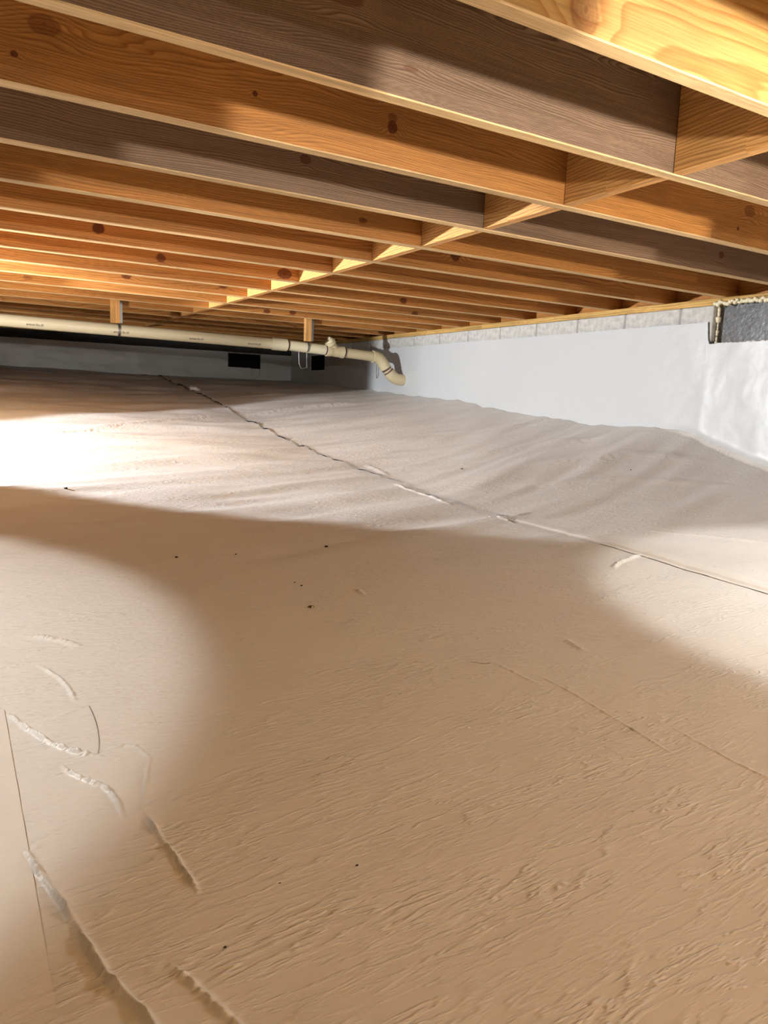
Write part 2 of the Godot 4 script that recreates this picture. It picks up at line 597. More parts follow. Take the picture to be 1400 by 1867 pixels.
# ------------------------------------------------------------------ walls, ceiling
func shell() -> void:
	# right wall: a core of mortar behind a top course of concrete blocks that shows above the liner
	var wr := tag(thing("wall_right"), "grey concrete block wall behind the white liner at the right", "", "", "structure")
	var core := MB.new()
	cbox(core, Vector3(3.72, -0.8, WZ - 0.2), Vector3(3.86, 0.5845, 2.8), 0.0)
	cbox(core, Vector3(3.664, -0.8, WZ - 0.2), Vector3(3.725, 0.384, -2.70), 0.0)
	cbox(core, Vector3(3.664, -0.8, -2.69), Vector3(3.725, 0.370, 2.8), 0.0)
	cbox(core, Vector3(3.659, 0.38, WZ - 0.2), Vector3(3.725, 0.582, -2.715), 0.0)
	cbox(core, Vector3(3.664, 0.36, -2.31), Vector3(3.725, 0.582, 2.8), 0.0)
	put("mortar_core", core.mesh(M.mortar), wr)
	for k in range(-13, 15):
		var zr := -2.917 - GAP * k + 0.3964
		var zl := -2.917 - GAP * k
		var lo := Vector3(3.655 + rng.randf() * 0.003, 0.3905, zl + 0.005)
		var hi := Vector3(3.73, 0.5845, zr + 0.005)
		if k == 0:
			hi.z = -2.702
		if k == -1:
			continue
		var b := MB.new()
		cbox(b, lo, hi, 0.004)
		put("concrete_block", b.mesh(M.concrete), wr)
	# far wall, its concrete darkened to stand in for the shade on it
	var shaded_concrete := plain(Color(0.22, 0.215, 0.21), 0.85, 0.3)
	var wb := tag(thing("wall_back"), "far concrete block wall behind the grey-lit liner", "", "", "structure")
	core = MB.new()
	cbox(core, Vector3(-2.8, -0.8, WZ - 0.2), Vector3(3.72, 0.5845, WZ - 0.07), 0.0)
	cbox(core, Vector3(-2.8, -0.8, WZ - 0.08), Vector3(3.72, 0.582, WZ - 0.014), 0.0)
	put("mortar_core", core.mesh(shaded_concrete), wb)
	for k in 16:
		var x := WX - GAP * (k + 1)
		var b := MB.new()
		cbox(b, Vector3(x + 0.005, 0.3905, WZ - 0.08), Vector3(x + 0.4014, 0.5845, WZ - 0.005 - rng.randf() * 0.003), 0.004)
		put("concrete_block", b.mesh(shaded_concrete), wb)
	# unseen walls that close the space
	var wl := MB.new()
	cbox(wl, Vector3(-2.8, -0.8, WZ - 0.2), Vector3(-2.6, 0.5845, 2.8), 0.0)
	tag(put("wall_left", wl.mesh(M.concrete)), "block wall closing the crawl space at the left", "", "", "structure")
	var wf := MB.new()
	cbox(wf, Vector3(-2.8, -0.8, 2.6), Vector3(3.86, 0.5845, 2.8), 0.0)
	tag(put("wall_front", wf.mesh(M.concrete)), "block wall closing the crawl space behind the camera", "", "", "structure")
	# subfloor sheets over the joists
	var ce := tag(thing("ceiling"), "plywood subfloor laid over the joists", "", "", "structure")
	for a in 3:
		for b in 10:
			var m := MB.new()
			cbox(m, Vector3(-2.9 + a * 2.44, HT + 0.0004, WZ - 0.2 + b * 1.2192), Vector3(-2.9 + a * 2.44 + 2.437, HT + 0.019, WZ - 0.2 + b * 1.2192 + 1.216), 0.0, 0, 0.4, 0.8)
			put("subfloor_panel", m.mesh(M.ply), ce)
	var top := MB.new()
	cbox(top, Vector3(-2.9, HT + 0.019, WZ - 0.3), Vector3(4.4, HT + 0.06, 3.4), 0.0)
	put("floor_deck", top.mesh(M.soil), ce)

# ------------------------------------------------------------------ joists, bridging, sills
func framing() -> void:
	var F := HT - H0
	var tan_e := Color(0.70, 0.48, 0.25)
	var tan_l := Color(0.52, 0.31, 0.13)
	var gray_e := Color(0.52, 0.42, 0.33)
	var gray_l := Color(0.30, 0.21, 0.15)
	var pale_e := Color(0.68, 0.52, 0.30)
	var pale_l := Color(0.58, 0.38, 0.18)
	# per joist: texture width, height, length, early, late, ring pitch, pith height, depth, knots
	var spec := {
		0: [2048, 256, 2.4, pale_e, pale_l, 0.016, 0.02, 0.10, [[0.947, 0.036, 0.036, 0.044, 0.36]], "pale yellow pine joist with a large round knot, nearest of the joists overhead"],
		1: [2048, 256, 2.4, gray_e, gray_l, 0.0042, 0.215, 0.012, [[0.70, 0.16, 0.05, 0.025, 0.45], [0.86, 0.062, 0.02, 0.006, 0.4]], "weathered grey-brown joist with dense dark grain, second nearest overhead"],
		2: [2048, 256, 2.4, tan_e, tan_l, 0.0055, 0.17, 0.03, [[1.056, 0.101, 0.016, 0.018, 0.9], [1.056, 0.125, 0.016, 0.012, 0.45], [0.671, 0.098, 0.007, 0.007, 0.95], [0.208, 0.127, 0.035, 0.022, 0.4], [0.149, 0.056, 0.008, 0.007, 0.9]], "orange joist with a dark ringed knot between two grey joists, near the top"],
		3: [2048, 256, 3.4, gray_e, gray_l, 0.0060, 0.15, 0.012, [[0.987, 0.107, 0.02, 0.016, 0.7], [3.022, 0.08, 0.02, 0.018, 0.8]], "grey-brown joist with swirling arched grain, fourth from the camera"],
		4: [1024, 128, 3.4, tan_e, tan_l, 0.0075, 0.18, 0.02, [[1.414, 0.063, 0.02, 0.012, 0.6]], "orange pine joist just beyond the swirl-grained grey joist"],
		5: [1024, 128, 3.4, tan_e, tan_l, 0.0080, 0.10, 0.05, [[2.142, 0.08, 0.03, 0.022, 0.9]], "orange pine joist with a dark triangular knot right of the bridging row"],
		6: [1024, 128, 3.4, tan_e, tan_l, 0.0085, 0.19, 0.05, [[0.584, 0.056, 0.027, 0.025, 0.95]], "orange pine joist with one large dark oval knot at its left"],
		7: [1024, 128, 3.4, tan_e, tan_l, 0.0090, 0.12, 0.06, [[0.941, 0.036, 0.025, 0.022, 0.85], [1.60, 0.036, 0.045, 0.03, 0.8]], "orange pine joist with a split knot and a dark stain by the bridging row"],
		8: [512, 64, 3.4, tan_e, tan_l, 0.011, 0.2, 0.06, [[2.605, 0.03, 0.03, 0.02, 0.85]], "orange pine joist ninth from the camera, lit bright at its left underside"],
		9: [512, 64, 3.4, tan_e, tan_l, 0.011, 0.1, 0.06, [[0.939, 0.045, 0.03, 0.018, 0.9], [1.526, 0.05, 0.03, 0.015, 0.8], [2.961, 0.012, 0.03, 0.018, 0.85]], "bright pine joist with small dark knots, tenth from the camera"],
		10: [512, 64, 3.4, tan_e, tan_l, 0.012, 0.16, 0.06, [[0.45, 0.03, 0.03, 0.012, 0.4]], "brightly lit pine joist just in front of the far wooden pipe cleats"],
		11: [512, 64, 3.4, tan_e, tan_l, 0.012, 0.2, 0.05, [[2.345, 0.03, 0.03, 0.018, 0.85], [2.137, 0.022, 0.03, 0.018, 0.85]], "far pine joist with two dark knots left of the right pipe cleat"]}
	var mats := {}
	var lens := {}
	for k in spec:
		var s: Array = spec[k]
		mats[k] = wood(board_tex(s[0], s[1], s[2], 100 + k * 13, s[3], s[4], s[5], s[6], s[7], s[8]))
		lens[k] = s[2]
	mats[22] = wood(board_tex(512, 64, 3.4, 577, Color(0.88, 0.79, 0.63), Color(0.76, 0.63, 0.45), 0.012, 0.1, 0.05, []))
	mats[20] = wood(board_tex(512, 64, 3.4, 501, tan_e, tan_l, 0.011, 0.15, 0.05, [[1.1, 0.1, 0.02, 0.02, 0.8]]))
	mats[21] = wood(board_tex(512, 64, 3.4, 533, tan_e, tan_l, 0.012, 0.05, 0.08, [[2.2, 0.06, 0.02, 0.02, 0.8]]))
	M.block = wood(board_tex(1024, 256, 1.2, 611, Color(0.84, 0.64, 0.39), Color(0.62, 0.40, 0.20), 0.010, 0.16, 0.02, [[0.05, 0.11, 0.012, 0.014, 0.8], [0.68, 0.15, 0.02, 0.016, 0.7]]))
	M.edge = wood(board_tex(512, 64, 2.4, 691, Color(0.86, 0.73, 0.54), Color(0.70, 0.55, 0.36), 0.009, 0.02, 0.03, [], 0.0), 0.7)  # paler board edge, its extra paleness standing in for light bounced off the liner
	M.sill = wood(board_tex(512, 64, 2.4, 641, Color(0.78, 0.63, 0.38), Color(0.55, 0.42, 0.22), 0.012, 0.1, 0.04, []), 0.75)
	var far_names := ["thirteenth", "fourteenth", "fifteenth", "sixteenth", "seventeenth", "eighteenth", "nineteenth"]
	for k in range(-8, 19):
		var key: int = k if mats.has(k) and k < 20 else 20 + (posmod(k, 2))
		if k < 0: key = 22
		var ln: float = lens.get(k, 3.4)
		var zb := Z0 - GAP * k
		var b := MB.new()
		cbox(b, Vector3(-2.66, H0, zb), Vector3(3.752, HT, zb + 0.038), 0.003, 0, 1.0 / ln, 1.0 / F, Vector2(0.0, 1.0))
		var jm := b.mesh(mats[key])
		var e := MB.new()
		var edge_uv := Vector2(0.21 * k, 0.13 * k)
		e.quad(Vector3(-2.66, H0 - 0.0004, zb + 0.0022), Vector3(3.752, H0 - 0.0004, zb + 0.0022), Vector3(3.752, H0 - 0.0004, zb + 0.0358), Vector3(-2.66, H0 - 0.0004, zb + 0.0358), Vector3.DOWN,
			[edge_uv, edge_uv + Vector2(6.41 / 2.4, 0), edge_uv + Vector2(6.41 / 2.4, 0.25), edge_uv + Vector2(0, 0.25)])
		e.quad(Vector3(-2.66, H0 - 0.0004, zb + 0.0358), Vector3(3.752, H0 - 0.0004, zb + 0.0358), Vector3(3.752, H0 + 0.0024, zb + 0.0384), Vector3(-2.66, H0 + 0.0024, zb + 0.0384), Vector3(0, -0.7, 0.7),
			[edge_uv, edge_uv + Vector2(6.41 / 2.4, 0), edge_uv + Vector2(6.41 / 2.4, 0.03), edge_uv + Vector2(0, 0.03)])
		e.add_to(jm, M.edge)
		var o := put("floor_joist", jm)
		var lab := ""
		if spec.has(k): lab = spec[k][9]
		elif k >= 12: lab = "dim pine joist, %s from the camera, toward the far wall" % far_names[k - 12]
		else: lab = "pale pine joist overhead, %s behind the nearest joist in view" % ["first", "second", "third", "fourth", "fifth", "sixth", "seventh", "eighth"][-k - 1]
		tag(o, lab, "joist", "floor joists overhead" if k >= 0 else "joists behind the camera")
	# bridging blocks between joists, one straight row
	var words := ["nearest the camera at the upper right", "second from the camera in the row", "third from the camera in the row", "fourth from the camera, half lit", "fifth from the camera, half lit", "sixth from the camera, brightly lit", "seventh from the camera, brightly lit", "eighth from the camera, pale and fully lit", "ninth from the camera", "tenth from the camera", "eleventh from the camera", "twelfth along, in the dim far part", "thirteenth along, in the dim far part", "fourteenth along, in the dim far part", "fifteenth along, in the dim far part", "third from the far wall", "second from the far wall", "next to the far wall"]
	for k in range(-8, 18):
		# between joist k (camera side) and joist k + 1
		var b := MB.new()
		var za := Z0 - GAP * (k + 1) + 0.0385
		var zb := Z0 - GAP * k - 0.0005
		var dx := 0.0
		cbox(b, Vector3(BRX + dx, H0 + 0.002, za), Vector3(BRX + 0.038 + dx, HT - 0.002, zb), 0.0025, 2, 1.0 / 1.2, 1.0 / F, Vector2(0.37 * k, 1.0))
		var o := put("bridging_block", b.mesh(M.block))
		var lab := "pine bridging block in the far dark end of the row between the joists"
		if k >= 0 and k < words.size():
			lab = "pine bridging block between joists, %s" % words[k]
		if k < 0:
			lab = "pine bridging block overhead, %s behind the nearest block in view" % ["first", "second", "third", "fourth", "fifth", "sixth", "seventh", "eighth"][-k - 1]
		tag(o, lab, "blocking", "bridging blocks" if k >= 0 and k < words.size() else ("far bridging blocks" if k > 0 else "bridging blocks behind the camera"))
	# sill plates and rim joists
	var sr := MB.new()
	cbox(sr, Vector3(3.648, 0.585, WZ + 0.0), Vector3(3.80, H0 - 0.0005, 2.8), 0.003, 2, 0.42, 4.0)
	tag(put("sill_plate", sr.mesh(M.sill)), "golden timber sill plate on top of the right block wall", "sill")
	var rr := MB.new()
	cbox(rr, Vector3(3.755, H0 + 0.0005, WZ - 0.1), Vector3(3.795, HT, 2.8), 0.0, 2, 0.3, 1.0 / F, Vector2(0, 1))
	tag(put("rim_joist", rr.mesh(mats[20])), "dim rim joist closing the joist ends above the right wall", "joist")
	var sb := MB.new()
	cbox(sb, Vector3(-2.8, 0.585, WZ - 0.15), Vector3(3.647, H0 - 0.0005, WZ - 0.001), 0.003, 0, 0.42, 4.0)
	tag(put("sill_plate", sb.mesh(M.sill)), "timber sill plate on top of the far wall behind the pipe", "sill")
	var rb := MB.new()
	cbox(rb, Vector3(-2.8, H0 + 0.0005, WZ - 0.15), Vector3(3.75, HT, WZ - 0.11), 0.0, 0, 0.3, 1.0 / F, Vector2(0, 1))
	tag(put("rim_joist", rb.mesh(mats[21])), "dark rim joist above the far wall", "joist")
	for s in [0, 1]:
		var w := MB.new()
		if s == 0:
			cbox(w, Vector3(-2.8, 0.585, WZ - 0.105), Vector3(-2.665, HT, 2.615), 0.0, 2, 0.3, 1.0 / F)
		else:
			cbox(w, Vector3(-2.66, 0.6215, 2.62), Vector3(3.64, HT, 2.8), 0.0, 0, 0.3, 1.0 / F)
		tag(put("rim_joist", w.mesh(mats[20])), "rim joist on the %s wall, outside the view" % ["left", "front"][s], "joist")

# ------------------------------------------------------------------ ground liner
func ground_liner() -> void:
	prof_left = profile([-8.53, -7.6, -6.27, -5.3, -4.47, -3.82, -3.19, -2.7, -2.2, -1.7, -1.14, -0.5, 3.0],
		[0.214, 0.165, 0.03, -0.12, -0.24, -0.33, -0.38, -0.42, -0.44, -0.455, -0.47, -0.475, -0.475], 8)
	prof_seam = profile([-8.53, -7.6, -6.27, -5.3, -4.47, -3.82, -3.19, -2.7, -2.2, -1.7, -1.14, -0.5, 3.0],
		[0.185, 0.14, -0.01, -0.16, -0.27, -0.335, -0.375, -0.425, -0.435, -0.44, -0.465, -0.475, -0.475], 8)
	prof_wall = profile([-8.53, -5.9, -4.9, -4.23, -3.94, -3.43, -2.99, -2.8, -2.54, -2.28, -1.8, -1.2, 3.0],
		[0.193, 0.07, 0.005, -0.053, -0.083, -0.10, -0.106, -0.108, -0.20, -0.29, -0.38, -0.43, -0.45], 3)
	# bare soil under the liner
	var xs := PackedFloat32Array()
	var zs := PackedFloat32Array()
	span(xs, -2.6, 3.66, 0.2); xs.append(3.66)
	span(zs, WZ, 2.6, 0.2); zs.append(2.6)
	var pts := PackedVector3Array()
	var uvs := PackedVector2Array()
	for z in zs:
		for x in xs:
			pts.append(Vector3(x, ground(x, z) - 0.06, z)); uvs.append(Vector2(x, z))
	tag(put("floor", grid(xs.size(), zs.size(), pts, uvs, Vector3.UP, M.soil)), "bare soil under the white liner", "", "", "structure")

	var folds := [
		[0.0030, 0.0075, 0.046, -0.793, 0.054, -0.755, 0.059, -0.733, 0.074, -0.672, 0.086, -0.604, 0.093, -0.567, 0.112, -0.513, 0.13, -0.44],
		[0.0028, 0.006, 0.105, -0.951, 0.110, -0.929, 0.122, -0.903, 0.142, -0.876, 0.147, -0.855, 0.150, -0.834, 0.150, -0.797],
		[0.0032, 0.0065, 0.056, -1.139, 0.076, -1.076, 0.098, -1.021, 0.126, -0.980, 0.151, -0.956],
		[0.0024, 0.005, 0.172, -0.812, 0.178, -0.733, 0.183, -0.706, 0.186, -0.667, 0.188, -0.642],
		[0.0026, 0.003, 0.166, -0.975, 0.184, -0.974, 0.199, -0.961, 0.206, -0.923, 0.185, -0.851, 0.172, -0.812],
		[0.0032, 0.004, 0.140, -0.558, 0.148, -0.539, 0.157, -0.514, 0.169, -0.479, 0.18, -0.42],
		[0.0032, 0.004, 0.113, -1.318, 0.136, -1.257, 0.146, -1.204, 0.149, -1.150],
		[0.0022, 0.0018, 0.880, -0.924, 0.877, -0.822, 0.866, -0.721, 0.852, -0.620],
		[0.0022, 0.0018, 0.924, -0.677, 0.916, -0.606, 0.914, -0.522, 0.91, -0.44],
		[0.006, 0.008, 1.635, -1.453, 1.686, -1.485, 1.818, -1.529, 1.86, -1.545],
		[0.005, 0.003, 1.070, -1.061, 1.048, -0.985], [0.004, 0.002, 0.845, -1.011, 0.852, -0.894],
		[0.010, 0.005, 1.576, -1.721, 1.755, -1.723, 1.86, -1.700],
		[0.008, 0.005, 1.762, -2.227, 1.834, -2.232, 1.818, -2.114],
		[0.008, 0.006, 1.833, -3.002, 1.824, -2.887, 1.85, -2.726, 1.810, -2.506],
		[0.007, 0.005, 0.114, -1.473, 0.145, -1.451, 0.193, -1.389],
		[0.005, 0.004, 0.835, -1.527, 0.833, -1.481],
		[0.03, 0.009, 0.1, -4.33, 0.677, -4.661, 1.253, -5.051, 1.86, -5.40]]
	# the middle sheet
	xs = PackedFloat32Array()
	zs = PackedFloat32Array()
	span(xs, 0.045, 0.24, 0.0016); span(xs, 0.24, 0.84, 0.005); span(xs, 0.84, 0.94, 0.002); span(xs, 0.94, 1.0, 0.005); span(xs, 1.0, 1.885, 0.006); xs.append(1.885)
	span(zs, WZ + 0.001, -5.0, 0.025); span(zs, -5.0, -3.2, 0.016); span(zs, -3.2, -1.6, 0.009); span(zs, -1.6, -1.2, 0.005); span(zs, -1.2, -0.42, 0.0024); span(zs, -0.42, 0.2, 0.03); span(zs, 0.2, 2.6, 0.2); zs.append(2.6)
	var e0 := func(_x: float, _z: float) -> float: return 0.0
	tag(put("ground_liner", sheet(xs, zs, folds, M.liner, e0)), "wrinkled white ground liner sheet filling the foreground between two long seams", "vapor barrier", "ground liner sheets")
	# the right sheet, lapped over the middle one, turned up where it meets the wall
	xs = PackedFloat32Array()
	zs = PackedFloat32Array()
	span(xs, 1.868, 1.90, 0.004); span(xs, 1.90, 3.56, 0.014); span(xs, 3.56, 3.648, 0.007); xs.append(3.648)
	span(zs, WZ + 0.001, -5.0, 0.03); span(zs, -5.0, -3.2, 0.018); span(zs, -3.2, -0.6, 0.010); span(zs, -0.6, 2.6, 0.1); zs.append(2.6)
	var e1 := func(x: float, z: float) -> float:
		var lap := exp(-pow((x - 1.868) / 0.025, 2.0)) * (0.001 + 0.010 * clampf((-z - 2.4) / 2.0, 0.0, 1.0) * (0.3 + 1.2 * absf(mid.get_noise_1d(z * 2.0))))
		var lip := 0.022 * smoothstep(3.60, 3.648, x) * smoothstep(-2.98, -2.7, z)
		return 0.003 + lap + lip
	var folds_r := [
		[0.011, 0.007, 2.179, -1.793, 2.297, -1.629, 2.423, -1.483, 2.5, -1.38],
		[0.008, 0.005, 1.908, -2.221, 1.999, -2.229], [0.009, 0.007, 1.985, -3.550, 1.91, -3.2],
		[0.03, 0.018, 2.000, -5.401, 2.528, -5.561, 3.0, -5.6], [0.03, 0.012, 1.95, -6.0, 2.6, -6.2],
		[0.05, 0.014, 2.5, -3.4, 3.0, -3.3, 3.5, -3.0], [0.05, 0.012, 2.6, -2.9, 3.1, -2.75, 3.4, -2.5], [0.04, 0.010, 2.3, -2.7, 2.8, -2.5, 3.2, -2.2], [0.05, 0.012, 2.7, -4.1, 3.2, -3.9, 3.6, -3.7]]
	tag(put("ground_liner", sheet(xs, zs, folds_r, M.liner, e1)), "white ground liner sheet sloping up to the right block wall", "vapor barrier", "ground liner sheets")
	# the left sheet, lapped under the tape
	xs = PackedFloat32Array()
	zs = PackedFloat32Array()
	span(xs, -2.598, -0.1, 0.06); span(xs, -0.1, 0.047, 0.006); xs.append(0.047)
	span(zs, WZ + 0.001, -2.0, 0.04); span(zs, -2.0, -0.4, 0.008); span(zs, -0.4, 2.6, 0.1); zs.append(2.6)
	var e2 := func(_x: float, _z: float) -> float: return 0.0005
	tag(put("ground_liner", sheet(xs, zs, [], M.liner, e2)), "white ground liner sheet along the left edge, beyond the taped seam", "vapor barrier", "ground liner sheets")
	# seam tapes
	xs = PackedFloat32Array()
	zs = PackedFloat32Array()
	span(xs, -0.05, 0.052, 0.006); xs.append(0.052)
	span(zs, -1.16, -0.3, 0.006); span(zs, -0.3, 1.5, 0.1); zs.append(1.5)
	var e3 := func(x: float, z: float) -> float: return 0.0013 + 0.0005 * mid.get_noise_2d(x * 9.0, z * 9.0)
	tag(put("seam_tape", sheet(xs, zs, [], M.tape, e3)), "strip of glossy white tape on the liner seam at the lower left corner", "tape")
	xs = PackedFloat32Array()
	zs = PackedFloat32Array()
	span(xs, 1.835, 1.935, 0.006); xs.append(1.935)
	span(zs, -2.15, -0.6, 0.012); span(zs, -0.6, 1.5, 0.1); zs.append(1.5)
	var e4 := func(x: float, z: float) -> float: return 0.0018 + 0.0046 * smoothstep(1.856, 1.868, x) - 0.0016 * smoothstep(1.895, 1.935, x) + 0.001 * mid.get_noise_2d(x * 9.0, z * 9.0)
	tag(put("seam_tape", sheet(xs, zs, [], M.tape, e4)), "long strip of white tape over the liner seam running to the right edge", "tape")

# ------------------------------------------------------------------ wall liners
func wall_liners() -> void:
	var zs := PackedFloat32Array()
	span(zs, WZ + 0.002, -7.955, 0.06); span(zs, -7.955, -7.580, 0.06); span(zs, -7.580, -4.0, 0.06); span(zs, -4.0, -2.722, 0.02); span(zs, -2.722, -2.30, 0.01); span(zs, -2.30, 2.6, 0.06); zs.append(2.6)
	var ts := PackedFloat32Array()
	span(ts, 0.0, 1.0, 1.0 / 40.0); ts.append(1.0)
	var rows: Array = []
	var pts := PackedVector3Array()
	var uvs := PackedVector2Array()
	for j in ts.size():
		for z in zs:
			var base := liner_y(WX, z) - 0.004
			var top := 0.494 + 0.003 * mid.get_noise_1d(z * 1.2)
			if z > -2.7195: top = lerpf(top, 0.376, smoothstep(-2.7195, -2.708, z))
			var y := lerpf(base, top, ts[j])
			var near := smoothstep(-3.4, -2.6, z)
			var off := 0.004 + near * (0.004 * low.get_noise_2d(z * 2.4 + y * 1.1, y * 1.2) + 0.002 * mid.get_noise_2d(z * 2.2, y * 1.5))
			off += near * 0.003 * exp(-pow((z + 2.72 - (y + 0.10) * 0.04) / 0.03, 2.0)) * smoothstep(0.42, 0.0, y) + 0.02 * exp(-pow((y - base) / 0.03, 2.0)) * smoothstep(-2.98, -2.72, z)
			pts.append(Vector3(WX - maxf(off, 0.001), y, z))
			uvs.append(Vector2(z, y))
	var cols := zs.size()
	var hole := func(c: int, r: int) -> bool:
		var z := zs[c] + 0.001
		var y := (pts[r * cols + c].y + pts[(r + 1) * cols + c].y) * 0.5
		return z > -7.956 and z < -7.582 and y > 0.303 and y < 0.482
	tag(put("wall_liner", grid(cols, ts.size(), pts, uvs, Vector3.LEFT, M.wall_liner, hole)), "bright white plastic liner hung on the right block wall", "vapor barrier", "wall liners")
	# far wall
	var xs := PackedFloat32Array()
	span(xs, -2.6, -0.2, 0.1); span(xs, -0.2, 2.847, 0.05); span(xs, 2.847, 3.250, 0.06); span(xs, 3.250, 3.646, 0.04); xs.append(3.646)
	pts = PackedVector3Array()
	uvs = PackedVector2Array()
	for j in ts.size():
		for x in xs:
			var base := liner_y(x, WZ) - 0.004
			var top := 0.496 + 0.004 * mid.get_noise_1d(x * 1.2)
			var y := lerpf(base, top, ts[j])
			var off := 0.005 + 0.010 * low.get_noise_2d(x * 1.6, y * 2.0) + 0.006 * mid.get_noise_2d(x, y * 2.0)
			pts.append(Vector3(x, y, WZ + maxf(off, 0.002)))
			uvs.append(Vector2(x, y))
	var cf := xs.size()
	var hole2 := func(c: int, r: int) -> bool:
		var x := xs[c] + 0.001
		var y := (pts[r * cf + c].y + pts[(r + 1) * cf + c].y) * 0.5
		return x > 2.847 and x < 3.249 and y > 0.322 and y < 0.486
	tag(put("wall_liner", grid(cf, ts.size(), pts, uvs, Vector3.BACK, M.wall_liner, hole2)), "grey-shaded plastic liner hung on the far wall under the pipe", "vapor barrier", "wall liners")

# ------------------------------------------------------------------ vents closed with board
func vents() -> void:
	# near vent in the right wall: a dark grey board set back in the opening, beads of spray foam round it
	var t := thing("vent_cover", Vector3(3.70, 0.375, -2.5))
	tag(t, "dark grey foam board closing the near wall vent, edged with cream spray foam", "vent cover")
	var b := MB.new()
	cbox(b, Vector3(-0.006, 0.002, -0.165), Vector3(0.04, 0.218, 0.30), 0.004)
	put("board", b.mesh(M.board), t)
	var bead := MB.new()
	for k in 34:
		var z := -0.185 + 0.0145 * k
		lump(bead, Vector3(-0.056 + rng.randf() * 0.006, 0.207 + rng.randf() * 0.006 + 0.012 * smoothstep(0.2, 0.9, rng.randf()), z), Vector3(0.013, 0.007 + 0.008 * rng.randf(), 0.012), k, 0.5)
	var f1 := put("foam_bead", bead.mesh(M.foam), t)
	f1.set_meta("label", "cream spray foam bead along the top of the board")
	bead = MB.new()
	for s in [[0.185, 0.006, 0.022], [0.165, 0.006, 0.02], [0.138, 0.011, 0.014], [0.128, 0.010, 0.012], [0.105, 0.003, 0.016], [0.085, 0.003, 0.016], [0.07, 0.0065, 0.010], [0.058, 0.005, 0.012], [0.03, 0.004, 0.016], [0.01, 0.006, 0.01]]:
		lump(bead, Vector3(-0.012, s[0], -0.189), Vector3(s[1] * 1.6, s[2], s[1] * 1.35), int(s[0] * 1000.0), 0.35)
	var f2 := put("foam_bead", bead.mesh(M.foam), t)
	f2.set_meta("label", "cream spray foam drips down the left edge of the board")
	bead = MB.new()
	for k in 18:
		lump(bead, Vector3(-0.03 + rng.randf() * 0.01, 0.0 + rng.randf() * 0.005, -0.16 + 0.026 * k), Vector3(0.016, 0.004 + 0.004 * rng.randf(), 0.018), 60 + k, 0.5)
	var f3 := put("liner_edge", bead.mesh(M.tape), t)
	f3.set_meta("label", "white folded liner edge under the board")
	# far vents
	t = thing("vent_cover", Vector3(3.656, 0.305, -7.765))
	tag(t, "small black board in the far vent of the right wall, behind the pipe", "vent cover")
	b = MB.new()
	cbox(b, Vector3(-0.010, 0.0, -0.17), Vector3(-0.001, 0.172, 0.175), 0.003)
	put("board", b.mesh(M.black_board), t)
	bead = MB.new()
	for k in 16:
		lump(bead, Vector3(-0.006, 0.002, -0.18 + 0.023 * k), Vector3(0.012, 0.007, 0.014), 90 + k, 0.5)
	for k in 10:
		lump(bead, Vector3(-0.006, 0.015 + 0.016 * k, -0.182), Vector3(0.012, 0.012, 0.006), 110 + k, 0.5)
	put("foam_bead", bead.mesh(M.tape), t)
	t = thing("vent_cover", Vector3(3.05, 0.326, WZ))
	tag(t, "black rounded board in the vent of the far wall, left of the corner", "vent cover")
	b = MB.new()
	cbox(b, Vector3(-0.198, -0.002, 0.0), Vector3(0.196, 0.160, 0.012), 0.006)
	put("board", b.mesh(M.black_board), t)
	bead = MB.new()
	for k in 26:
		lump(bead, Vector3(-0.2 + 0.016 * k, 0.158 + 0.004 * rng.randf(), 0.006), Vector3(0.012, 0.004, 0.012), 130 + k, 0.5)
		if k < 10:
			lump(bead, Vector3(-0.2, 0.006 + 0.016 * k, 0.006), Vector3(0.004, 0.012, 0.012), 160 + k, 0.5)
			lump(bead, Vector3(0.198, 0.006 + 0.016 * k, 0.006), Vector3(0.004, 0.012, 0.012), 180 + k, 0.5)
	put("foam_bead", bead.mesh(M.mortar), t)

